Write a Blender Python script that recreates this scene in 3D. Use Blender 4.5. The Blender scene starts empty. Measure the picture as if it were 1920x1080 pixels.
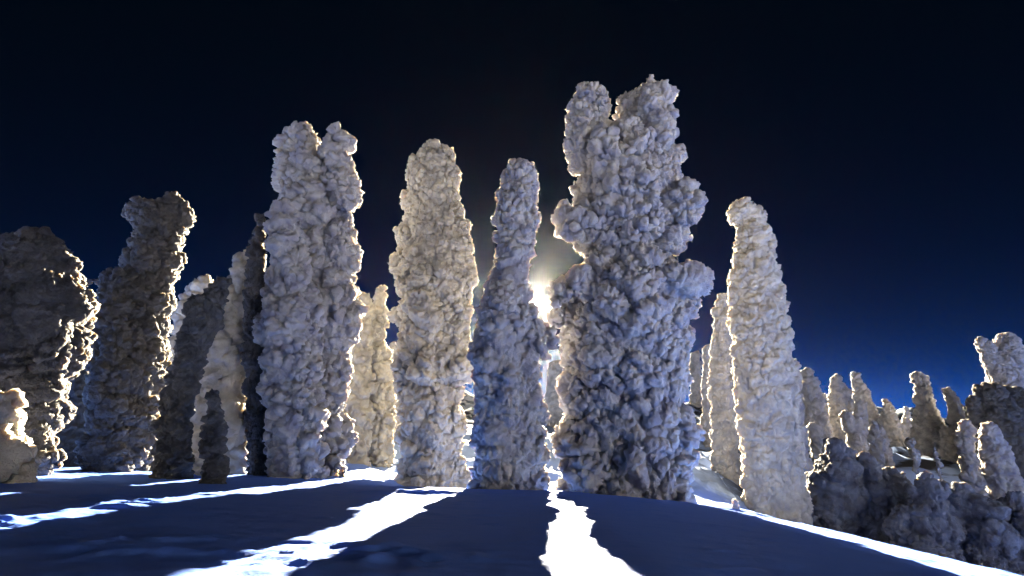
import bpy, math
import numpy as np
from mathutils import Vector

# ------------------------------------------------------------------ camera
scene = bpy.context.scene
col = scene.collection
F = 870.0                      # focal length in photo pixels (photo is 1920 wide)
PITCH = math.radians(15.0)
CAM = np.array([0.0, 0.0, 1.5])
cam_data = bpy.data.cameras.new('camera')
cam_data.sensor_width = 36.0
cam_data.lens = 36.0 * F / 1920.0
cam_data.clip_start = 0.05
cam_data.clip_end = 20000.0
cam = bpy.data.objects.new('camera', cam_data)
cam.location = CAM
cam.rotation_euler = (math.radians(90) + PITCH, 0, 0)
col.objects.link(cam)
scene.camera = cam

# ------------------------------------------------------------------ light
SUN_EL = math.radians(13.0)
SUN_AZ = math.radians(3.2)      # to the right of +Y, behind the trees
world = bpy.data.worlds.new('World')
scene.world = world
world.use_nodes = True
wn, wl = world.node_tree.nodes, world.node_tree.links
wn.clear()
SKY_STRENGTH = 0.0022
sky = wn.new('ShaderNodeTexSky')
sky.sky_type = 'NISHITA'
sky.sun_disc = False
sky.sun_elevation = SUN_EL
sky.sun_rotation = SUN_AZ
sky.altitude = 3000
sky.air_density = 0.8
sky.dust_density = 0.0
sky.ozone_density = 3.0
lum = wn.new('ShaderNodeRGBToBW')
wl.new(sky.outputs[0], lum.inputs[0])
gam = wn.new('ShaderNodeMath'); gam.operation = 'POWER'   # the film's steep curve: deep blue low down, near black overhead
gam.inputs[1].default_value = 2.2
wl.new(lum.outputs[0], gam.inputs[0])
tint = wn.new('ShaderNodeVectorMath'); tint.operation = 'SCALE'
tint.inputs[0].default_value = (0.000, 0.024, 0.14)
wl.new(gam.outputs[0], tint.inputs['Scale'])
base = wn.new('ShaderNodeVectorMath'); base.operation = 'ADD'
base.inputs[1].default_value = (0.005, 0.04, 0.06)
wl.new(tint.outputs[0], base.inputs[0])
# the sun's own bright disc and the tight aureole round it
tco = wn.new('ShaderNodeTexCoord')
nrm = wn.new('ShaderNodeVectorMath'); nrm.operation = 'NORMALIZE'; wl.new(tco.outputs['Generated'], nrm.inputs[0])
dot = wn.new('ShaderNodeVectorMath'); dot.operation = 'DOT_PRODUCT'; wl.new(nrm.outputs[0], dot.inputs[0])
dot.inputs[1].default_value = (math.sin(SUN_AZ) * math.cos(SUN_EL), math.cos(SUN_AZ) * math.cos(SUN_EL), math.sin(SUN_EL))
prev = base.outputs[0]
for expo, stren in ((20000.0, 900.0), (1500.0, 8.0), (150.0, 0.3)):
    pw = wn.new('ShaderNodeMath'); pw.operation = 'POWER'; pw.inputs[1].default_value = expo
    wl.new(dot.outputs['Value'], pw.inputs[0])
    sc_ = wn.new('ShaderNodeVectorMath'); sc_.operation = 'SCALE'; sc_.inputs[0].default_value = (stren, stren * 0.88, stren * 0.74)
    wl.new(pw.outputs[0], sc_.inputs['Scale'])
    ad = wn.new('ShaderNodeVectorMath'); ad.operation = 'ADD'
    wl.new(prev, ad.inputs[0]); wl.new(sc_.outputs[0], ad.inputs[1]); prev = ad.outputs[0]
bg = wn.new('ShaderNodeBackground')
bg.inputs[1].default_value = SKY_STRENGTH
wl.new(prev, bg.inputs[0])
wo = wn.new('ShaderNodeOutputWorld')
wl.new(bg.outputs[0], wo.inputs[0])

sun_data = bpy.data.lights.new('sun', 'SUN')
sun_data.energy = 5.0
sun_data.angle = math.radians(0.53)
sun_data.color = (1.0, 0.89, 0.68)
sun = bpy.data.objects.new('sun', sun_data)
sun_dir = Vector((math.sin(SUN_AZ) * math.cos(SUN_EL), math.cos(SUN_AZ) * math.cos(SUN_EL), math.sin(SUN_EL)))
sun.rotation_euler = sun_dir.to_track_quat('Z', 'Y').to_euler()
sun.location = (2, 40, 30)
col.objects.link(sun)

scene.view_settings.view_transform = 'Standard'
scene.view_settings.look = 'None'
scene.view_settings.exposure = 3.85
scene.view_settings.gamma = 1.0
scene.render.engine = 'CYCLES'
scene.cycles.use_denoising = True
scene.cycles.max_bounces = 8
scene.cycles.diffuse_bounces = 3

# ------------------------------------------------------------------ helpers
def at(px, py, d):
    """point of the place seen at photo pixel (px, py) at ground distance d along +Y"""
    u = (np.asarray(px, float) - 960.0) / F
    w = (540.0 - np.asarray(py, float)) / F
    t = d / (math.cos(PITCH) - w * math.sin(PITCH))
    return CAM[0] + u * t, CAM[1] + t * (math.cos(PITCH)), CAM[2] + t * (math.sin(PITCH) + w * math.cos(PITCH)), t

def world_at(px, py, d):
    u = (px - 960.0) / F
    w = (540.0 - py) / F
    t = d / (math.cos(PITCH) - w * math.sin(PITCH))
    return np.array([u * t, d, CAM[2] + t * (math.sin(PITCH) + w * math.cos(PITCH))]), t

def hash3(ix, iy, iz, seed):
    h = (ix.astype(np.int64) * 73856093) ^ (iy.astype(np.int64) * 19349663) ^ (iz.astype(np.int64) * 83492791) ^ (seed * 2654435761)
    h &= 0xFFFFFFFF
    h = ((h ^ (h >> 16)) * 0x45d9f3b) & 0xFFFFFFFF
    h = ((h ^ (h >> 16)) * 0x45d9f3b) & 0xFFFFFFFF
    return h ^ (h >> 16)

def worley(p, seed):
    """distance to nearest and second nearest jittered cell point, and a random number of the nearest"""
    c = np.floor(p).astype(np.int64)
    n = len(p)
    f1 = np.full(n, 9.0); f2 = np.full(n, 9.0); rid = np.zeros(n)
    for dx in (-1, 0, 1):
        for dy in (-1, 0, 1):
            for dz in (-1, 0, 1):
                ix, iy, iz = c[:, 0] + dx, c[:, 1] + dy, c[:, 2] + dz
                h = hash3(ix, iy, iz, seed)
                jx = (h & 1023) / 1023.0; jy = ((h >> 10) & 1023) / 1023.0; jz = ((h >> 20) & 1023) / 1023.0
                d = (ix + jx - p[:, 0]) ** 2 + (iy + jy - p[:, 1]) ** 2 + (iz + jz - p[:, 2]) ** 2
                near = d < f1
                f2 = np.where(near, f1, np.minimum(f2, d))
                rid = np.where(near, ((h >> 5) & 4095) / 4095.0, rid)
                f1 = np.where(near, d, f1)
    return np.sqrt(f1), np.sqrt(f2), rid

def vnoise(p, seed):
    """smooth value noise, -1..1"""
    c = np.floor(p); f = p - c; f = f * f * (3 - 2 * f)
    c = c.astype(np.int64)
    out = np.zeros(len(p))
    for dx in (0, 1):
        for dy in (0, 1):
            for dz in (0, 1):
                h = hash3(c[:, 0] + dx, c[:, 1] + dy, c[:, 2] + dz, seed) & 65535
                w = (f[:, 0] if dx else 1 - f[:, 0]) * (f[:, 1] if dy else 1 - f[:, 1]) * (f[:, 2] if dz else 1 - f[:, 2])
                out += w * (h / 32767.5 - 1)
    return out

def fbm(p, seed, octaves=4, gain=0.5):
    s, a = 0, 1
    for i in range(octaves):
        s = s + a * vnoise(p * 2.03 ** i, seed + i * 17); a *= gain
    return s

# ------------------------------------------------------------------ materials
def new_mat(name):
    m = bpy.data.materials.new(name); m.use_nodes = True
    n, l = m.node_tree.nodes, m.node_tree.links
    n.clear()
    b = n.new('ShaderNodeBsdfPrincipled'); o = n.new('ShaderNodeOutputMaterial')
    l.new(b.outputs[0], o.inputs[0])
    return m, n, l, b

def rime_material(name, c1, c2, fine=1.0, strength=0.6):
    m, n, l, b = new_mat(name)
    geo = n.new('ShaderNodeNewGeometry')
    n1 = n.new('ShaderNodeTexNoise'); n1.inputs['Scale'].default_value = 2.2; n1.inputs['Detail'].default_value = 6
    l.new(geo.outputs['Position'], n1.inputs['Vector'])
    r = n.new('ShaderNodeValToRGB')
    r.color_ramp.elements[0].position = 0.35; r.color_ramp.elements[0].color = (*c2, 1)
    r.color_ramp.elements[1].position = 0.65; r.color_ramp.elements[1].color = (*c1, 1)
    l.new(n1.outputs['Fac'], r.inputs[0]); l.new(r.outputs[0], b.inputs['Base Color'])
    b.inputs['Roughness'].default_value = 0.75
    b.inputs['Specular IOR Level'].default_value = 0.25
    b.inputs['Subsurface Weight'].default_value = 0.7
    b.inputs['Subsurface Radius'].default_value = (1.0, 0.8, 0.55)
    b.inputs['Subsurface Scale'].default_value = 0.20
    v = n.new('ShaderNodeTexVoronoi'); v.feature = 'SMOOTH_F1'; v.inputs['Scale'].default_value = 26 * fine
    v.inputs['Smoothness'].default_value = 0.4
    l.new(geo.outputs['Position'], v.inputs['Vector'])
    n2 = n.new('ShaderNodeTexNoise'); n2.inputs['Scale'].default_value = 60 * fine; n2.inputs['Detail'].default_value = 5
    l.new(geo.outputs['Position'], n2.inputs['Vector'])
    vc = n.new('ShaderNodeTexVoronoi'); vc.feature = 'DISTANCE_TO_EDGE'; vc.inputs['Scale'].default_value = 11 * fine
    nw = n.new('ShaderNodeTexNoise'); nw.inputs['Scale'].default_value = 9; nw.inputs['Detail'].default_value = 3
    l.new(geo.outputs['Position'], nw.inputs['Vector'])
    wv = n.new('ShaderNodeVectorMath'); wv.operation = 'MULTIPLY_ADD'; wv.inputs[1].default_value = (0.12, 0.12, 0.12)
    l.new(nw.outputs['Color'], wv.inputs[0]); l.new(geo.outputs['Position'], wv.inputs[2]); l.new(wv.outputs[0], vc.inputs['Vector'])
    cr = n.new('ShaderNodeMapRange'); cr.inputs[1].default_value = 0.0; cr.inputs[2].default_value = 0.10; cr.inputs[4].default_value = 0.9
    l.new(vc.outputs['Distance'], cr.inputs[0])
    m0 = n.new('ShaderNodeMath'); m0.operation = 'ADD'; l.new(cr.outputs[0], m0.inputs[0]); l.new(n2.outputs['Fac'], m0.inputs[1])
    ma = n.new('ShaderNodeMath'); ma.operation = 'MULTIPLY_ADD'; ma.inputs[1].default_value = -1.0
    l.new(v.outputs['Distance'], ma.inputs[0]); l.new(m0.outputs[0], ma.inputs[2])
    bump = n.new('ShaderNodeBump'); bump.inputs['Strength'].default_value = strength; bump.inputs['Distance'].default_value = 0.03 / fine
    l.new(ma.outputs[0], bump.inputs['Height']); l.new(bump.outputs[0], b.inputs['Normal'])
    return m

RIME = rime_material('rime', (0.41, 0.39, 0.37), (0.23, 0.225, 0.26))
RIME_PALE = rime_material('pale_rime', (0.50, 0.465, 0.40), (0.30, 0.285, 0.27))  # lighter copy, standing in for light on the brighter tree fronts
RIME_SHADE = rime_material('shade_rime', (0.095, 0.092, 0.096), (0.045, 0.045, 0.05), 0.8, 0.8)  # shade on the left-hand trees put into the rime colour
RIME_DULL = rime_material('shaded_fir_rime', (0.10, 0.10, 0.10), (0.05, 0.05, 0.055), 0.9, 0.9)  # dark copy of the rime, with the firs' shade in its colour
RIME_SHRUB = rime_material('shrub_rime', (0.17, 0.19, 0.25), (0.08, 0.085, 0.11), 1.0, 0.9)  # darkened and blued so the bushes carry their shade in the colour
RIME_FAR = rime_material('far_rime', (0.38, 0.36, 0.35), (0.22, 0.22, 0.24), 0.4, 0.6)

def snow_material():
    m, n, l, b = new_mat('snow')
    geo = n.new('ShaderNodeNewGeometry')
    # snow by and beyond the trees tinted shadow blue, white behind for warm bounce
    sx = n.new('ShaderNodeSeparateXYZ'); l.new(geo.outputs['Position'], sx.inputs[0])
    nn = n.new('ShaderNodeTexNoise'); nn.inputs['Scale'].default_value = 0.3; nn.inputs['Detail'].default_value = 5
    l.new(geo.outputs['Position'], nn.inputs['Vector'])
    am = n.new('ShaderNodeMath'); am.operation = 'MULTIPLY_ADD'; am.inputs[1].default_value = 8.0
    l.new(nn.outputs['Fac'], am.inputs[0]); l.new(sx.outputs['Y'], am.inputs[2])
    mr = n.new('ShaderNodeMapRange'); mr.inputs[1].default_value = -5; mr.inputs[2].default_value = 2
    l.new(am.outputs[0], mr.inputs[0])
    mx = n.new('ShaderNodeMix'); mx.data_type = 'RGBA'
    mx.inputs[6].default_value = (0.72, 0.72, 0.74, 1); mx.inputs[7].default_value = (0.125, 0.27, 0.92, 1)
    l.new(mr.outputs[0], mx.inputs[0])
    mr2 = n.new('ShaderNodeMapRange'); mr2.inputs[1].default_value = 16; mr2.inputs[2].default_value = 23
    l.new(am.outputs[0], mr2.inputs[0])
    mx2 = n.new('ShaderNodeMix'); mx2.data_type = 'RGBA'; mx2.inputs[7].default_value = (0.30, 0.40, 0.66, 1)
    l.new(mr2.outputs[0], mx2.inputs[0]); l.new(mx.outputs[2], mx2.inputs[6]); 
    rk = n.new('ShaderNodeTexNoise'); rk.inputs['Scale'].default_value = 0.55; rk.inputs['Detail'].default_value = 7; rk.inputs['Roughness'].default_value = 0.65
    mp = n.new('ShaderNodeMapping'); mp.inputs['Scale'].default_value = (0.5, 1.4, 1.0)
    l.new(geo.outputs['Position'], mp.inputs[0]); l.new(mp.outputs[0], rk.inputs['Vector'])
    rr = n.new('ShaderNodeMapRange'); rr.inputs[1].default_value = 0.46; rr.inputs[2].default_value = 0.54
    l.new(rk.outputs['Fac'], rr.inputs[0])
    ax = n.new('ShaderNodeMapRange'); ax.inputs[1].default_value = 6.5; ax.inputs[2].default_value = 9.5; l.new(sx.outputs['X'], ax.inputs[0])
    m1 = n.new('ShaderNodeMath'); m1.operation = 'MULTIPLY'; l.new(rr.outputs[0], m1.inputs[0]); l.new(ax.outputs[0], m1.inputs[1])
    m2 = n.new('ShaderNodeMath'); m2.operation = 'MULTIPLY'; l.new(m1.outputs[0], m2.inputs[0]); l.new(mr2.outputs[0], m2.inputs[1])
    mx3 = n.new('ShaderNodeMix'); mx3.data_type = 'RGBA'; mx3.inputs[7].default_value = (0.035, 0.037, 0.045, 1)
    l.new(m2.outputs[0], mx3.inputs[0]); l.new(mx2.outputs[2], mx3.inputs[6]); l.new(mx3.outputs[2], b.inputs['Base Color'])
    b.inputs['Roughness'].default_value = 0.7
    b.inputs['Specular IOR Level'].default_value = 0.2
    n2 = n.new('ShaderNodeTexNoise'); n2.inputs['Scale'].default_value = 14; n2.inputs['Detail'].default_value = 8
    n2.inputs['Roughness'].default_value = 0.7
    l.new(geo.outputs['Position'], n2.inputs['Vector'])
    bump = n.new('ShaderNodeBump'); bump.inputs['Strength'].default_value = 0.5; bump.inputs['Distance'].default_value = 0.02
    l.new(n2.outputs['Fac'], bump.inputs['Height']); l.new(bump.outputs[0], b.inputs['Normal'])
    return m
SNOW = snow_material()

def ridge_material():
    m, n, l, b = new_mat('mountain')
    geo = n.new('ShaderNodeNewGeometry')
    n1 = n.new('ShaderNodeTexNoise'); n1.inputs['Scale'].default_value = 0.12; n1.inputs['Detail'].default_value = 8
    mp = n.new('ShaderNodeMapping'); mp.inputs['Scale'].default_value = (1, 1, 3)
    l.new(geo.outputs['Position'], mp.inputs[0]); l.new(mp.outputs[0], n1.inputs['Vector'])
    r = n.new('ShaderNodeValToRGB')
    r.color_ramp.elements[0].position = 0.45; r.color_ramp.elements[0].color = (0.02, 0.05, 0.10, 1)
    r.color_ramp.elements[1].position = 0.56; r.color_ramp.elements[1].color = (0.6, 0.68, 0.8, 1)
    l.new(n1.outputs['Fac'], r.inputs[0]); l.new(r.outputs[0], b.inputs['Base Color'])
    b.inputs['Roughness'].default_value = 0.8
    return m

# ------------------------------------------------------------------ terrain
_cr = [(-200, 872), (0, 884), (60, 889), (200, 898), (370, 905), (600, 911), (850, 917), (1060, 922), (1300, 944), (1400, 965),
       (1520, 986), (1700, 1029), (1920, 1092), (2200, 1180)]
_cp = [world_at(px, py, 10.0)[0] for px, py in _cr]
CREST_X = np.array([p[0] for p in _cp]); CREST_Z = np.array([p[2] for p in _cp])
# far ground seen between the trees: (px, py, distance)
_far = [(-100, 868, 15), (100, 872, 15), (280, 862, 18), (430, 852, 18), (660, 838, 20), (740, 826, 22), (560, 860, 16), (1045, 868, 18), (1180, 870, 18),
        (720, 890, 14.5), (815, 945, 15.3), (920, 935, 14.3), (450, 880, 14), (200, 880, 13), (1310, 838, 29), (1375, 888, 22), (1300, 760, 42), (1325, 806, 32), (1460, 972, 17), (1200, 945, 13.6),
        (900, 935, 12.3), (1340, 950, 13), (1600, 1010, 17.5), (1760, 1060, 15.5), (1900, 1090, 15), (1500, 828, 35), (1570, 830, 36), (1700, 850, 34), (1780, 860, 33),
        (1640, 890, 30.3), (1800, 925, 27.7), (1885, 935, 27), (1620, 832, 38), (1790, 845, 38), (1960, 860, 33), (2200, 900, 30), (740, 800, 40), (300, 820, 40), (1045, 800, 40), (-300, 830, 35),
        (2000, 1100, 17), (2300, 1150, 18), (1500, 880, 26), (1560, 930, 22)]
_P = np.array([world_at(*q)[0] for q in _far])
def _tps(r2):
    return np.where(r2 > 1e-9, 0.5 * r2 * np.log(np.maximum(r2, 1e-9)), 0)
def _fit(P):
    n = len(P)
    K = _tps(((P[:, None, :2] - P[None, :, :2]) ** 2).sum(-1)) + np.eye(n) * 0.5
    Q = np.c_[np.ones(n), P[:, :2]]
    A = np.zeros((n + 3, n + 3)); A[:n, :n] = K; A[:n, n:] = Q; A[n:, :n] = Q.T
    return np.linalg.solve(A, np.r_[P[:, 2], 0, 0, 0])
_W = _fit(_P)
def smooth(a, b, x):
    t = np.clip((x - a) / (b - a), 0, 1); return t * t * (3 - 2 * t)
BACK_SLOPE = -0.06
def height(x, y):
    x = np.asarray(x, float); y = np.asarray(y, float)
    # the rounded drift the camera stands on
    near = np.interp(x, CREST_X, CREST_Z) - 0.004 * (y - 10) ** 2 * (y > 10) + 0.084 * np.clip(10 - y, 0, 11) - 0.0012 * np.clip(10 - y, 0, 10) ** 2
    near = near + np.clip(-y - 6, 0, 400) * BACK_SLOPE
    near = near + 12.0 * np.exp(-(((x - 25) / 12) ** 2 + ((y + 15) / 8) ** 2)) # unseen snow mound added behind right to bounce sun onto the tree fronts
    xc = np.clip(x, -22, 32); yc = np.clip(y, 11, 42)
    r2 = (xc[..., None] - _P[:, 0]) ** 2 + (yc[..., None] - _P[:, 1]) ** 2
    far = (_tps(r2) * _W[:len(_P)]).sum(-1) + _W[-3] + _W[-2] * xc + _W[-1] * yc
    far = np.clip(far, -6, 2.5)
    far = far - 0.08 * np.clip(y - 42, 0, 120)            # the plateau breaks off into the valley
    k = smooth(10.05, 11.6, y)
    z = near * (1 - k) + far * k
    p = np.stack([x, y, np.zeros_like(x)], -1).reshape(-1, 3)
    big = fbm(p * [0.25, 0.25, 1], 5, 3).reshape(x.shape)
    z = z + big * 0.10 * smooth(11.5, 14, y)
    rough = fbm(p * [0.55, 0.8, 1], 15, 4, 0.6).reshape(x.shape)
    z = z + rough * 0.34 * smooth(13, 19, y) * (0.6 + 0.4 * smooth(1, 6, x))
    d = np.sqrt(x * x + y * y)
    z = z + 0.6 * fbm(p * 0.04, 9, 3).reshape(x.shape) * smooth(30, 80, d)
    return z
def sastrugi(x, y):
    p = np.stack([x * 0.9 + y * 0.25, y * 3.2, np.zeros_like(x)], -1).reshape(-1, 3)
    a = fbm(p * 1.1, 31, 4, 0.55)
    mask = np.clip(fbm(p * [0.35, 0.25, 1], 77, 2) - 0.12, 0, 1) * 2
    rid = np.clip(a - 0.15, 0, 1)
    q = np.stack([x * 2.2, y * 5, np.zeros_like(x)], -1).reshape(-1, 3)
    fine = fbm(q * 2.2, 55, 3)
    ridges = (1 - np.abs(fbm(q * [0.8, 0.9, 1], 91, 3)) * 2).clip(0, 1) ** 2
    z = 0.010 * a + 0.0022 * fine + mask * (0.024 * rid + 0.016 * ridges) + 0.004 * np.clip(fbm(q * 1.3, 63, 3) - 0.35, 0, 1) * 4
    return z.reshape(x.shape)

def make_grid(name, xs, ys, zf, mat, kind='structure', hole=None):
    X, Y = np.meshgrid(xs, ys)
    Z = zf(X, Y)
    co = np.stack([X, Y, Z], -1).reshape(-1, 3)
    nx, ny = len(xs), len(ys)
    i = (np.arange(ny - 1)[:, None] * nx + np.arange(nx - 1)[None, :]).ravel()
    fs = np.stack([i, i + 1, i + nx + 1, i + nx], -1)
    me = bpy.data.meshes.new(name)
    me.vertices.add(len(co)); me.vertices.foreach_set('co', co.ravel())
    me.loops.add(fs.size); me.loops.foreach_set('vertex_index', fs.ravel().astype(np.int32))
    me.polygons.add(len(fs)); me.polygons.foreach_set('loop_start', (np.arange(len(fs)) * 4).astype(np.int32))
    me.update(calc_edges=True)
    me.polygons.foreach_set('use_smooth', np.ones(len(fs), bool))
    me.materials.append(mat)
    o = bpy.data.objects.new(name, me); col.objects.link(o)
    o['kind'] = kind
    return o

def geo_range(a, b, s0, g):
    out = [a]; s = s0
    while out[-1] < b:
        out.append(out[-1] + s); s *= g
    return out
xr = geo_range(13.5, 560, 0.06, 1.07)
xs = np.array([-v for v in xr[::-1]] + list(np.arange(-13.44, 13.45, 0.045)) + xr)
yf = geo_range(13.0, 520, 0.04, 1.035)
yb = geo_range(-3.0, 500, 0.10, 1.07)
ys = np.array([-v for v in geo_range(-1.5, 400, 0.05, 1.06)[::-1]] + list(np.arange(1.53, 12.99, 0.032)) + yf)
def snow_z(X, Y):
    return height(X, Y) + sastrugi(X, Y) * (1 - smooth(60, 120, np.abs(Y))) * (1 - smooth(40, 90, np.abs(X)))
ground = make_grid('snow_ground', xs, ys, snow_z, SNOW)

def ridge_z(X, Y):
    p = np.stack([X, Y, np.zeros_like(X)], -1).reshape(-1, 3)
    n = fbm(p / 60.0, 3, 6, 0.55).reshape(X.shape)
    return -16 + 34 * smooth(200, 400, Y) * (0.75 + 0.4 * n) - 14 * smooth(40, 300, X)
mountain = make_grid('mountain', np.linspace(-560, 560, 241), np.linspace(190, 480, 90), ridge_z, ridge_material())

# thin haze added to spread a glow round the sun
hz = bpy.data.meshes.new('haze')
x0, x1, y0, y1, z0, z1 = -600, 600, -440, 560, -22, 26
hz.from_pydata([(x, y, z) for z in (z0, z1) for y in (y0, y1) for x in (x0, x1)], [], [(0, 2, 3, 1), (4, 5, 7, 6), (0, 1, 5, 4), (2, 6, 7, 3), (0, 4, 6, 2), (1, 3, 7, 5)])
hm = bpy.data.materials.new('haze'); hm.use_nodes = True
hn, hl = hm.node_tree.nodes, hm.node_tree.links; hn.clear()
pv = hn.new('ShaderNodeVolumePrincipled'); pv.inputs['Color'].default_value = (0.95, 0.93, 0.95, 1)
pv.inputs['Density'].default_value = 0.000013; pv.inputs['Anisotropy'].default_value = 0.94
ho_ = hn.new('ShaderNodeOutputMaterial'); hl.new(pv.outputs[0], ho_.inputs['Volume'])
hz.materials.append(hm)
haze = bpy.data.objects.new('haze', hz); col.objects.link(haze); haze['kind'] = 'stuff'

# ------------------------------------------------------------------ rime-covered trees
def tube(points, radii, depth, verts, faces, seg=14):
    """a closed tube through points with rounded ends; depth squeezes or widens it along Y"""
    pts = [np.array(p, float) for p in points]; rs = list(radii)
    # cap rings
    d0 = pts[1] - pts[0]; d0 /= np.linalg.norm(d0) + 1e-9
    d1 = pts[-1] - pts[-2]; d1 /= np.linalg.norm(d1) + 1e-9
    cap0 = [(pts[0] - d0 * rs[0] * math.sin(a), rs[0] * math.cos(a)) for a in (1.45, 1.1, 0.75, 0.38)]
    cap1 = [(pts[-1] + d1 * rs[-1] * math.sin(a), rs[-1] * math.cos(a)) for a in (0.38, 0.75, 1.1, 1.45)]
    ring = cap0 + list(zip(pts, rs)) + cap1
    base = len(verts)
    cs = [c for c, _ in ring]
    for k, (c, r) in enumerate(ring):
        a = cs[max(k - 1, 0)]; b = cs[min(k + 1, len(cs) - 1)]
        t = b - a; t /= np.linalg.norm(t) + 1e-9
        ex = np.array([1.0, 0, 0]) if abs(t[0]) < 0.9 else np.array([0, 0, 1.0])
        ey = np.cross(t, ex); ey /= np.linalg.norm(ey); ex = np.cross(ey, t)
        if abs(ey[1]) < 0.01: ey = ey
        for j in range(seg):
            th = 2 * math.pi * j / seg
            o = ex * math.cos(th) * r + ey * math.sin(th) * r * depth
            verts.append(c + o)
    n = len(ring)
    for k in range(n - 1):
        for j in range(seg):
            a = base + k * seg + j; b = base + k * seg + (j + 1) % seg
            faces.append((a, b, b + seg, a + seg))
    faces.append([base + j for j in range(seg)][::-1])
    faces.append([base + (n - 1) * seg + j for j in range(seg)])

def displace(me, scales, seed, lump_scale=(1, 1, 1), smooth_low=None):
    n = len(me.vertices)
    co = np.empty(n * 3, np.float64)
    me.vertices.foreach_get('co', co); co = co.reshape(-1, 3)
    for i, (cell, amp) in enumerate(scales):
        nr = np.empty(n * 3, np.float64)
        me.vertices.foreach_get('normal', nr) if False else me.vertex_normals.foreach_get('vector', nr)
        nr = nr.reshape(-1, 3)
        warp = np.stack([vnoise(co / cell * 0.9, seed + 3), vnoise(co / cell * 0.9, seed + 4), vnoise(co / cell * 0.9, seed + 5)], -1) * 0.45
        f1, f2, rid = worley(co / cell / np.array(lump_scale) + warp + seed * 0.37, seed + i * 101)
        dome = np.sqrt(np.clip(1 - (f1 / 0.92) ** 2, 0, 1))
        edge = np.clip((f2 - f1) / 0.25, 0, 1) ** 0.5
        if i == 0 or i == len(scales) - 1:
            h = dome * edge * (0.35 + 0.9 * rid)
        else:                                  # flat-backed pads parted by cracks
            h = np.clip((f2 - f1) / 0.22, 0, 1) ** 0.5 * (0.45 + 0.55 * dome) * (0.35 + 0.8 * rid)
        a = amp * (1 + 0.8 * vnoise(co / cell * 0.3, seed + 50 + i))
        if smooth_low is not None:
            a = amp * (smooth_low[2] + (1 - smooth_low[2]) * smooth(smooth_low[0], smooth_low[1], co[:, 2]))
        h = (h - 0.45) * a
        down = 1 - 0.35 * np.clip(-nr[:, 2], 0, 1)
        co = co + nr * (h * down)[:, None]
        me.vertices.foreach_set('co', co.ravel()); me.update()

def rime_mesh(lobes, voxel, scales, seed, depth_d, base_drop=0.35, lump_scale=(1, 1, 1), smooth_low=None, shrink=0.0, to_ground=True):
    verts, faces = [], []
    rng = np.random.RandomState(seed)
    for lb in lobes:
        dy = lb.get('dy', 0.0); dep = lb.get('depth', 0.85)
        P, R = [], []
        for (px, py, hw) in lb['p']:
            w, t = world_at(px, py, depth_d + dy)
            P.append(w); R.append(max(hw * t / F * 0.97 - shrink, 0.02))
        if lb.get('ground', to_ground):
            x, y, z = P[-1]
            gz = float(height(np.array(x), np.array(y)))
            if z > gz - base_drop:
                P.append(np.array([x, y, gz - base_drop - 0.05])); R.append(R[-1] * 1.03)
        # densify with a smooth curve and a slow wobble of the radius
        P = np.array(P); R = np.array(R)
        if len(P) == 1:
            P = np.array([P[0] + [0, 0, R[0] * 0.05], P[0] - [0, 0, R[0] * 0.05]]); R = np.array([R[0]] * 2)
        L = np.r_[0, np.cumsum(np.linalg.norm(np.diff(P, axis=0), axis=1))]
        m = max(3, int(L[-1] / max(R.mean() * 0.35, 0.05)))
        s = np.linspace(0, L[-1], m)
        Pi = np.stack([np.interp(s, L, P[:, k]) for k in range(3)], -1)
        Ri = np.interp(s, L, R)
        for _ in range(2):
            Pi[1:-1] = (Pi[:-2] + 2 * Pi[1:-1] + Pi[2:]) / 4
            Ri[1:-1] = (Ri[:-2] + 2 * Ri[1:-1] + Ri[2:]) / 4
        tube(Pi, Ri, dep, verts, faces)
    me = bpy.data.meshes.new('tmp')
    me.from_pydata([tuple(v) for v in verts], [], [tuple(f) for f in faces])
    o = bpy.data.objects.new('tmp', me); col.objects.link(o)
    mod = o.modifiers.new('r', 'REMESH'); mod.mode = 'VOXEL'; mod.voxel_size = voxel; mod.use_smooth_shade = True
    ms = o.modifiers.new('s', 'SMOOTH'); ms.factor = 0.5; ms.iterations = 6
    dg = bpy.context.evaluated_depsgraph_get()
    out = bpy.data.meshes.new_from_object(o.evaluated_get(dg))
    bpy.data.objects.remove(o); bpy.data.meshes.remove(me)
    # drop what is deep under the snow
    displace(out, scales, seed, lump_scale, smooth_low)
    return out

def sub_mesh(me, mask, origin, name, mat):
    """the faces of me picked by mask as a mesh of their own, keeping me's normals over the cut"""
    nv, nf = len(me.vertices), len(me.polygons)
    co = np.empty(nv * 3); me.vertices.foreach_get('co', co); co = co.reshape(-1, 3)
    nr = np.empty(nv * 3); me.vertex_normals.foreach_get('vector', nr); nr = nr.reshape(-1, 3)
    lv = np.empty(len(me.loops), np.int32); me.loops.foreach_get('vertex_index', lv); lv = lv.reshape(-1, 4)
    f = lv[mask]
    used, inv = np.unique(f, return_inverse=True)
    inv = inv.reshape(-1, 4)
    m2 = bpy.data.meshes.new(name)
    m2.vertices.add(len(used)); m2.vertices.foreach_set('co', (co[used] - origin).ravel())
    m2.loops.add(inv.size); m2.loops.foreach_set('vertex_index', inv.ravel().astype(np.int32))
    m2.polygons.add(len(inv)); m2.polygons.foreach_set('loop_start', (np.arange(len(inv)) * 4).astype(np.int32))
    m2.update(calc_edges=True)
    m2.polygons.foreach_set('use_smooth', np.ones(len(inv), bool))
    m2.normals_split_custom_set_from_vertices([tuple(v) for v in nr[used]])
    m2.materials.append(mat)
    return m2

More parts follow.
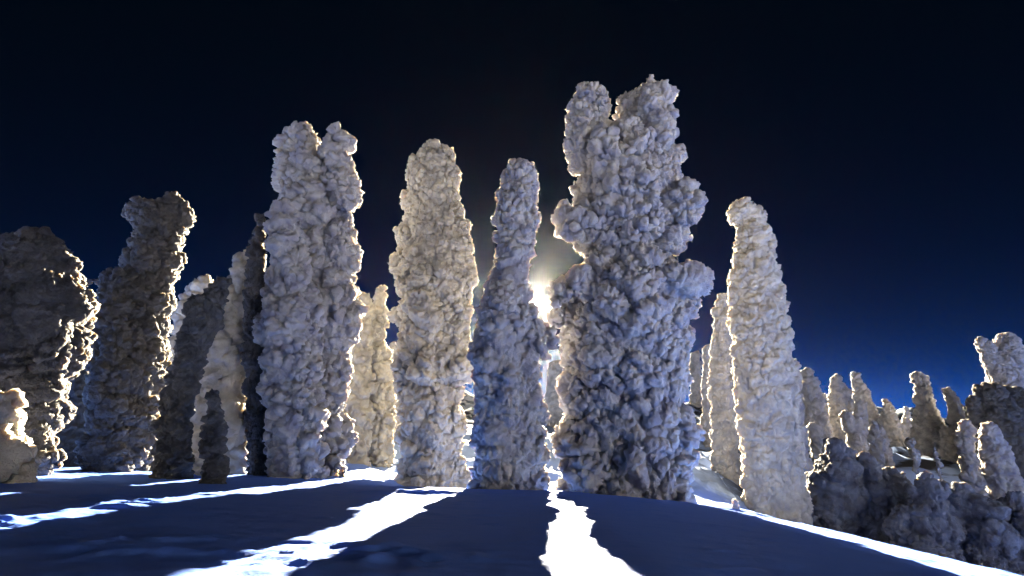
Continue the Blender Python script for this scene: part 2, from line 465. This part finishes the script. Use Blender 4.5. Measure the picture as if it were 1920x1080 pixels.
TRI = [0]
def make_tree(name, label, d, lobes, voxel=0.06, lumps=((0.5, 0.2), (0.22, 0.1), (0.1, 0.045)), seed=1, mat=None, cat='frosted tree',
              group=None, parts=None, lump_scale=(1, 1, 1), smooth_low=None, shrink=0.03, to_ground=True):
    """parts: list of (part name, test(co) -> bool array); the rest is the first part"""
    mat = mat or RIME
    lobes = [l if isinstance(l, dict) else {'p': l} for l in lobes]
    me = rime_mesh(lobes, voxel, lumps, seed, d, lump_scale=lump_scale, smooth_low=smooth_low, shrink=shrink, to_ground=to_ground)
    nf = len(me.polygons); TRI[0] += nf * 2
    ce = np.empty(nf * 3); me.polygons.foreach_get('center', ce); ce = ce.reshape(-1, 3)
    bx, by = world_at(lobes[0]['p'][-1][0], lobes[0]['p'][-1][1], d)[0][:2]
    origin = np.array([bx, by, float(height(np.array(bx), np.array(by)))])
    if parts:
        root = bpy.data.objects.new(name, None); col.objects.link(root)
        root.location = origin; root.empty_display_size = 0.3
        left = np.ones(nf, bool)
        for pname, test in parts[1:]:
            m = test(ce) & left; left &= ~m
            if m.sum() < 10: continue
            ch = bpy.data.objects.new(pname, sub_mesh(me, m, origin, pname, mat)); col.objects.link(ch); ch.parent = root
        ch = bpy.data.objects.new(parts[0][0], sub_mesh(me, left, origin, parts[0][0], mat)); col.objects.link(ch); ch.parent = root
    else:
        root = bpy.data.objects.new(name, sub_mesh(me, np.ones(nf, bool), origin, name, mat)); col.objects.link(root)
        root.location = origin
    bpy.data.meshes.remove(me)
    root['label'] = label; root['category'] = cat
    if group: root['group'] = group
    return root

def above(px, py, d, wob=0.12):
    z0 = world_at(px, py, d)[0][2]
    return lambda c: c[:, 2] + wob * vnoise(c * 2.5, 8) + 0.05 * vnoise(c * 9, 9) > z0
def near_px(px, py, hw, d):
    w, t = world_at(px, py, d); r = hw * t / F
    return lambda c: ((c[:, 0] - w[0]) ** 2 + (c[:, 2] - w[2]) ** 2) ** 0.5 + 0.12 * vnoise(c * 3, 8) < r
def front_of(pxa, pya, pxb, pyb, d, side=-1):
    """left (side -1) or right (+1) of the line a-b in the plane of the tree"""
    a = world_at(pxa, pya, d)[0]; b = world_at(pxb, pyb, d)[0]
    def t(c):
        x = a[0] + (c[:, 2] - a[2]) / (b[2] - a[2]) * (b[0] - a[0])
        return (c[:, 0] + 0.08 * vnoise(c * 3, 8) - x) * side > 0
    return t
def both(f, g): return lambda c: f(c) & g(c)

G = 'rime-covered firs of the mountain forest'
HERO = ((1.1, 0.36), (0.46, 0.2), (0.21, 0.115), (0.105, 0.062), (0.058, 0.032))
MID = ((0.6, 0.2), (0.28, 0.15), (0.14, 0.085), (0.07, 0.035))
BUSH = ((0.9, 0.25), (0.4, 0.14), (0.18, 0.08), (0.09, 0.04))
FINE = ((0.5, 0.18), (0.24, 0.12), (0.12, 0.075), (0.065, 0.03))
SMALL = ((0.6, 0.2), (0.28, 0.12), (0.13, 0.06))

# --- left side
make_tree('frosted_tree', 'broad drooping rime-covered tree cut by the left edge, with a bright right rim', 10.0, [
    {'p': [(66, 495, 52), (62, 560, 78), (52, 640, 76), (50, 720, 58), (60, 790, 38), (72, 862, 24)], 'depth': 1.3},
    {'p': [(10, 520, 50), (5, 600, 70), (5, 700, 50)], 'ground': False},
    {'p': [(52, 462, 30), (84, 468, 34), (112, 500, 30)], 'dy': .2, 'ground': False},
    {'p': [(112, 520, 32), (126, 570, 26), (112, 640, 24), (98, 720, 18), (84, 800, 16), (80, 865, 16)], 'dy': .5}],
    0.038, MID, 11, RIME_SHADE, group=G, parts=[('trunk', None), ('crown', above(60, 700, 10.0))])
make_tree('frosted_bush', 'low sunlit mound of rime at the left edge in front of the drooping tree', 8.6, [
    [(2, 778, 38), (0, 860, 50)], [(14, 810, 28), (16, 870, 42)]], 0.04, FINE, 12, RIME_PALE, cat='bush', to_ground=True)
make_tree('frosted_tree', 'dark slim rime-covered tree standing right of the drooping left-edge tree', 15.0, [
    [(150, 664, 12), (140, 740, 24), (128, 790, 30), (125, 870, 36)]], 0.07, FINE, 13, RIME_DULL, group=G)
make_tree('frosted_tree', 'thin leaning frosted trunk tucked behind the left side of the double-headed dark tree', 16.0, [
    [(177, 636, 10), (172, 720, 15), (162, 800, 16), (155, 874, 18)]], 0.06, SMALL, 14, RIME, group=G)
make_tree('frosted_tree', 'tall dark tree with a lumpy two-knobbed head bending right and a lower left shoulder', 13.5, [
    {'p': [(300, 415, 34), (292, 470, 38), (278, 540, 40), (268, 600, 40), (256, 680, 46), (246, 760, 44), (238, 862, 46)], 'depth': 1.2},
    {'p': [(262, 398, 27), (285, 410, 30)], 'ground': False}, {'p': [(327, 394, 29), (320, 430, 32), (305, 470, 25)], 'ground': False, 'dy': .2},
    {'p': [(238, 488, 13), (235, 520, 18), (230, 560, 20)], 'ground': False, 'dy': -.2},
    {'p': [(215, 532, 30), (213, 590, 28), (206, 690, 34), (198, 780, 32), (194, 862, 36)], 'dy': -.8},
    {'p': [(246, 528, 18), (240, 560, 22)], 'ground': False, 'dy': -.6},
    {'p': [(162, 534, 4), (174, 524, 6), (190, 535, 4), (205, 552, 5)], 'ground': False, 'dy': -.3}],
    0.04, MID, 15, RIME_SHADE, group=G, parts=[('trunk', None), ('crown', above(280, 520, 13.5)), ('side_lobe', both(above(210, 640, 13.5), front_of(243, 500, 225, 640, 13.5)))])
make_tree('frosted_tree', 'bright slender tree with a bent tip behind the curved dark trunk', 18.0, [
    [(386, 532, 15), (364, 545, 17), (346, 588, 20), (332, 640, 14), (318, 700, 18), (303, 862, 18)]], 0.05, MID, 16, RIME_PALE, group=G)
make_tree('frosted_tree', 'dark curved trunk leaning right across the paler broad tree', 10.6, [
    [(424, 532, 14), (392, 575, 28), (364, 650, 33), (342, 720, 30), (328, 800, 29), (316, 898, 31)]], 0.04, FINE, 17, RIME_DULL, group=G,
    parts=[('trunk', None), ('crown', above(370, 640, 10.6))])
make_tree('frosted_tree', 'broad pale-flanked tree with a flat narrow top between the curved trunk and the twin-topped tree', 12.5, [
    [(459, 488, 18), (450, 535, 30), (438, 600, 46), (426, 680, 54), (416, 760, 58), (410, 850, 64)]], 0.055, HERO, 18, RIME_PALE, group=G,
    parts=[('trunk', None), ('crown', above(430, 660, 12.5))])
make_tree('frosted_tree', 'short thin dark trunk standing alone in front of the broad pale-flanked tree', 9.9, [
    [(403, 738, 12), (400, 800, 19), (398, 900, 22)]], 0.045, FINE, 19, RIME_DULL, group=G)
make_tree('frosted_tree', 'narrow dark tree with a spindly tip hugging the left side of the twin-topped tree', 12.0, [
    [(491, 406, 9), (487, 440, 13), (480, 500, 20), (480, 600, 24), (480, 700, 25), (487, 800, 26), (496, 890, 28)]], 0.042, FINE, 20, RIME_SHADE, group=G)
make_tree('frosted_tree', 'tall twin-topped tree made of two fused columns, left of centre', 13.0, [
    {'p': [(560, 262, 32), (572, 320, 44), (590, 380, 58), (606, 440, 54), (612, 520, 56), (616, 590, 56), (602, 670, 52), (598, 760, 48), (598, 905, 46)], 'dy': .25},
    {'p': [(628, 274, 27), (628, 330, 32), (620, 380, 40)], 'ground': False, 'dy': .1},
    {'p': [(540, 412, 22), (541, 470, 36), (544, 560, 46), (549, 680, 50), (553, 800, 52), (560, 905, 54)], 'dy': -1.1},
    {'p': [(636, 872, 12), (642, 896, 20)], 'dy': -.4}],
    0.037, HERO, 21, RIME, group=G, parts=[('right_column', None), ('crown', above(600, 340, 13.0)), ('left_column', front_of(585, 400, 596, 900, 13.0)), ])
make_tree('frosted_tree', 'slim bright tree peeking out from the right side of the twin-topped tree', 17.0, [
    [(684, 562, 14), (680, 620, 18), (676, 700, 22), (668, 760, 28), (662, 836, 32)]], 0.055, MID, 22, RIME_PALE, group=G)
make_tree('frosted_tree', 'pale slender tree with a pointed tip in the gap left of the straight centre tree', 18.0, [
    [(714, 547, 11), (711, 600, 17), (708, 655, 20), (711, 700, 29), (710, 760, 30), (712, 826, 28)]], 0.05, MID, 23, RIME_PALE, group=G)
make_tree('frosted_tree', 'small shaded tree squeezed between the pointed pale tree and the straight centre tree', 21.0, [
    [(738, 652, 12), (742, 720, 15), (745, 828, 18)]], 0.08, SMALL, 24, RIME_FAR, group=G)

# --- centre
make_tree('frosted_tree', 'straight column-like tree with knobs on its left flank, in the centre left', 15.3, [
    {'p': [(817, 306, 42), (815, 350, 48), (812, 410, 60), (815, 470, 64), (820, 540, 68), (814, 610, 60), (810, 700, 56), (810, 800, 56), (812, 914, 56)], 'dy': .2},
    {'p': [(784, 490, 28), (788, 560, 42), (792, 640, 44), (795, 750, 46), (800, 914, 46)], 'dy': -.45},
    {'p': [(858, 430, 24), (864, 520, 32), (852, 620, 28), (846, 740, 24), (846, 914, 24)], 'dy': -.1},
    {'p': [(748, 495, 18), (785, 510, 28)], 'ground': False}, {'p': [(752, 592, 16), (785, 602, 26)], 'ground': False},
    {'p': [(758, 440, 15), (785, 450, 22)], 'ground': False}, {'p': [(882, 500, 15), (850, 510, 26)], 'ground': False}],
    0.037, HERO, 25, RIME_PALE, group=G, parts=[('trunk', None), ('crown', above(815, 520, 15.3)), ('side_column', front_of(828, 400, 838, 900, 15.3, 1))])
make_tree('frosted_tree', 'round-headed tree with a swollen side bulge where the sun peeks past its right edge', 11.3, [
    {'p': [(977, 334, 36), (969, 390, 43), (965, 440, 38), (960, 490, 36), (953, 550, 42), (952, 610, 56), (956, 700, 62), (960, 800, 62), (962, 915, 64)], 'dy': .2},
    {'p': [(932, 580, 38), (932, 640, 44), (932, 740, 46), (933, 915, 48)], 'dy': -.45},
    {'p': [(1000, 616, 20), (1028, 628, 20), (1008, 655, 22)], 'ground': False, 'dy': .1}],
    0.038, MID, 26, RIME, group=G, parts=[('trunk', None), ('head', above(970, 480, 11.3)), ('front_column', front_of(968, 530, 968, 900, 11.3)), ('side_bulge', near_px(1022, 620, 36, 11.3))])
make_tree('frosted_tree', 'slim pale tree standing far back in the gap left of the giant two-headed tree', 38.0, [
    [(1042, 690, 15), (1040, 760, 20), (1040, 880, 24)]], 0.1, ((0.8, 0.2), (0.4, 0.15), (0.2, 0.07)), 27, RIME_FAR, group=G)
make_tree('frosted_tree', 'giant two-headed tree with a bulging waist, the tallest in the group', 12.4, [
    {'p': [(1207, 196, 44), (1203, 250, 56), (1180, 320, 84), (1170, 380, 102), (1174, 425, 104)], 'ground': False, 'dy': .1},
    {'p': [(1106, 200, 42), (1098, 236, 40), (1125, 300, 56)], 'ground': False, 'depth': 1.0},
    {'p': [(1152, 248, 30), (1155, 290, 50)], 'ground': False},
    {'p': [(1178, 565, 118), (1177, 595, 124), (1172, 640, 118), (1172, 710, 112), (1174, 800, 112), (1178, 925, 114)], 'dy': .1, 'depth': .8},
    {'p': [(1050, 552, 26), (1095, 530, 38), (1160, 522, 44), (1225, 516, 44), (1290, 530, 34)], 'ground': False, 'dy': -.75},
    {'p': [(1080, 420, 32), (1112, 408, 36), (1165, 395, 36)], 'ground': False, 'dy': -.45},
    {'p': [(1215, 345, 26), (1262, 372, 34), (1284, 400, 26)], 'ground': False, 'dy': -.55},
    {'p': [(1170, 572, 92), (1162, 620, 92), (1150, 680, 74)], 'ground': False, 'dy': -.5, 'depth': .7},
    {'p': [(1058, 592, 26), (1066, 566, 22)], 'ground': False, 'dy': -.1}, {'p': [(1290, 520, 28), (1280, 570, 34)], 'ground': False},
    {'p': [(1105, 740, 48), (1110, 925, 52)], 'dy': -.35}, {'p': [(1235, 690, 52), (1240, 925, 56)], 'dy': -.3}],
    0.037, ((1.2, 0.46), (0.5, 0.26), (0.23, 0.14), (0.115, 0.072), (0.06, 0.036)), 28, RIME, group=G,
    parts=[('trunk', None), ('head', both(above(1150, 262, 12.4), front_of(1156, 150, 1150, 280, 12.4))), ('head', above(1200, 262, 12.4)),
           ('crown', above(1170, 478, 12.4)), ('waist', above(1170, 640, 12.4))])

# --- right
make_tree('frosted_tree', 'tiny round-topped trunk far off beside the right flank of the giant tree', 42.0, [
    [(1304, 667, 10), (1305, 762, 12)]], 0.1, ((0.7, 0.2), (0.35, 0.12)), 29, RIME_FAR, group=G)
make_tree('frosted_tree', 'thin distant trunk just left of the shaded slender tree', 30.0, [
    [(1327, 650, 8), (1325, 720, 11), (1326, 808, 11)]], 0.08, ((0.6, 0.18), (0.3, 0.1)), 30, RIME_FAR, group=G)
make_tree('frosted_tree', 'shaded slender tree behind the left edge of the ball-tipped tree', 22.0, [
    [(1354, 558, 12), (1352, 620, 17), (1355, 700, 23), (1360, 800, 27), (1362, 888, 28)]], 0.055, ((0.6, .16), (.3, .13), (.15, .07)), 31, RIME_FAR, group=G)
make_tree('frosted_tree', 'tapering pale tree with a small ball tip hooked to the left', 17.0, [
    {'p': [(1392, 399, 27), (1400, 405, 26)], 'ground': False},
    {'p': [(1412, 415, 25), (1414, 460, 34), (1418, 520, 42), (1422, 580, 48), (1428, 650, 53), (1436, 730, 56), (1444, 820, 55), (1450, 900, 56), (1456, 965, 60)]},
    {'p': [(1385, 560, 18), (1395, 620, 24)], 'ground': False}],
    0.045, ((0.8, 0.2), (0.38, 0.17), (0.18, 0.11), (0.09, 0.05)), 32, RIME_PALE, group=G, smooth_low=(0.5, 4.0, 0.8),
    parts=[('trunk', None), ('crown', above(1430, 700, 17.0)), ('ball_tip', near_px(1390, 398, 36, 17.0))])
make_tree('frosted_bush', 'knee-high frosted sapling at the left foot of the ball-tipped tree', 13.0, [
    [(1379, 942, 8), (1380, 958, 12)]], 0.03, ((.15, .05), (.07, .03)), 33, RIME, cat='sapling')
make_tree('frosted_tree', 'narrow bright-edged tree emerging from behind the right side of the ball-tipped tree', 26.0, [
    [(1488, 680, 9), (1492, 740, 13), (1496, 828, 17)]], 0.07, SMALL, 34, RIME, group=G)

H = 'small frosted firs on the right-hand hillside'
HL = ((0.75, 0.2), (0.36, 0.15), (0.18, 0.08))
def hill(label, d, lobes, seed, mat=None, vox=0.075, lm=None, **k):
    k.setdefault('shrink', 0.11)
    return make_tree('frosted_tree', label, d, lobes, vox, lm or HL, seed, mat or RIME_FAR, group=H, **k)
hill('stout round-headed fir on the hillside, first right of the ball-tipped tree', 33.8, [[(1513, 702, 15), (1522, 750, 24), (1532, 826, 32)]], 35)
hill('stubby dome-topped little fir at the foot of the stout round-headed fir', 28.6, [[(1529, 806, 13), (1531, 828, 17)]], 36)
hill('double-stemmed fir with a flat frosted cap, second clump on the hillside', 35.1, [[(1566, 712, 12), (1571, 760, 17), (1576, 828, 22)], [(1583, 728, 11), (1592, 765, 14), (1596, 828, 18)]], 37)
hill('leaning pointed fir with a cleft tip rising above the lower lumpy firs', 40.3, [[(1603, 705, 10), (1615, 740, 17), (1634, 795, 20), (1642, 830, 20)]], 38)
hill('lumpy round-headed fir in front of the leaning cleft-tipped fir', 32.5, [[(1615, 758, 12), (1611, 790, 17), (1608, 828, 22)], {'p': [(1588, 780, 14), (1592, 800, 16)], 'ground': False}], 39)
hill('small upright frosted stump-like fir just right of the lumpy round-headed fir', 27.3, [[(1638, 794, 10), (1641, 832, 14)]], 40)
hill('short blunt fir with a narrow cap between two hillside clumps', 39, [[(1663, 758, 10), (1668, 795, 18), (1670, 832, 28)]], 41)
hill('low spreading row of frosted knobs left of the tall hillside fir', 41.6, [[(1698, 790, 9), (1700, 828, 18)], [(1714, 796, 11), (1716, 828, 18)], [(1684, 800, 12), (1686, 828, 20)]], 42)
hill('tall slanting fir with a wide skirt, alone against the sky on the hillside', 35.1, [[(1725, 710, 14), (1733, 745, 17), (1738, 780, 22), (1745, 830, 38)], [(1752, 770, 10), (1768, 815, 14), (1772, 835, 14)]], 43)
hill('tiny frosted sapling standing on the snow below the low row of knobs', 24.7, [[(1709, 818, 5), (1710, 836, 8)]], 44, vox=0.05)
hill('tiniest frosted sapling standing right of the other sapling', 24.7, [[(1752, 830, 4), (1754, 846, 6)]], 45, vox=0.045)
hill('slim bare-topped spire peeking between the stout fir and the double-stemmed clump', 38, [[(1545, 742, 8), (1547, 780, 12), (1550, 828, 14)]], 62)
hill('faint far spire just left of the tall slanting hillside fir', 44, [[(1700, 768, 7), (1702, 800, 11), (1704, 830, 14)]], 63)
hill('rounded frosted mound at the right foot of the tall slanting fir', 33, [[(1782, 815, 18), (1785, 850, 24)]], 64)
hill('low frosted knob in front of the short blunt fir', 32, [[(1650, 800, 10), (1652, 832, 16)]], 65)
hill('narrow hook-tipped fir just left of the big two-headed one', 33.8, [[(1778, 731, 10), (1788, 755, 15), (1797, 800, 18), (1800, 850, 20)]], 46)
hill('big two-headed fir towering at the right edge', 33, [
    {'p': [(1842, 642, 14), (1858, 668, 20), (1880, 700, 30)], 'ground': False}, {'p': [(1888, 642, 21), (1888, 690, 34), (1896, 740, 40), (1900, 850, 60)]},
    {'p': [(1925, 665, 20), (1918, 720, 28)], 'ground': False}], 47, RIME_FAR, 0.06, parts=[('trunk', None), ('head', near_px(1845, 650, 32, 33)), ('head', near_px(1888, 640, 36, 33))])
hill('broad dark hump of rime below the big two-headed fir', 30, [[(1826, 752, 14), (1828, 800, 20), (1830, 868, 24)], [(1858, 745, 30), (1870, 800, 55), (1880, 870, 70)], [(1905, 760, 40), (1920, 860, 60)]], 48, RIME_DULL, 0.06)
hill('slim straight fir, left one of the close pair near the right edge', 26.5, [[(1811, 797, 15), (1815, 850, 17), (1828, 922, 21)]], 49, RIME, 0.05, FINE, parts=[('trunk', None), ('crown', above(1815, 850, 26.5))])
hill('thicker domed fir, right one of the close pair near the right edge', 26, [[(1857, 806, 20), (1868, 860, 28), (1890, 928, 34)]], 50, RIME, 0.05, FINE, parts=[('trunk', None), ('crown', above(1860, 860, 26))])

B = 'rime-buried bushes below the right-hand slope'
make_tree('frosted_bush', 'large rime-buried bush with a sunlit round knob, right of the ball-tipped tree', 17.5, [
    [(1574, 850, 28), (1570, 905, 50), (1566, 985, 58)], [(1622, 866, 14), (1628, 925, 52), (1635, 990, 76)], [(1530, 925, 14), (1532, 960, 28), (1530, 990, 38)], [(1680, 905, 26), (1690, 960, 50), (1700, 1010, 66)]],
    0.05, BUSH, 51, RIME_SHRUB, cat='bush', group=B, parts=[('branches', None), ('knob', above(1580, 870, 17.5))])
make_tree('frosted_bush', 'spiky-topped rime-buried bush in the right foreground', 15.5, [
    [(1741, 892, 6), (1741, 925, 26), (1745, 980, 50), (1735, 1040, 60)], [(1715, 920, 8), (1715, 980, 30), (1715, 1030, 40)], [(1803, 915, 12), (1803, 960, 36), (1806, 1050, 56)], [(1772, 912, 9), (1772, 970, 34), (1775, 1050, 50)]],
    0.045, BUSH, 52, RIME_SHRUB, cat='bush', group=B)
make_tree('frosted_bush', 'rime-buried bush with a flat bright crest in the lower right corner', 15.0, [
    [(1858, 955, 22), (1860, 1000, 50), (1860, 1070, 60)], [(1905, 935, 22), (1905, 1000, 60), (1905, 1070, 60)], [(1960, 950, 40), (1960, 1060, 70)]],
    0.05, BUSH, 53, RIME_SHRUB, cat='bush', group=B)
make_tree('snow_clump', 'small sunlit snow clump, larger of two poking up at the bottom right', 9.6, [[(1840, 1058, 5), (1838, 1064, 8)]], 0.02, ((.1, .03),), 54, RIME, cat='snow clump', to_ground=False)
make_tree('snow_clump', 'small sunlit snow clump, smaller of two poking up at the bottom right', 9.6, [[(1866, 1062, 3), (1866, 1067, 5)]], 0.02, ((.08, .02),), 55, RIME, cat='snow clump', to_ground=False)
print('TREE TRIS', TRI[0])
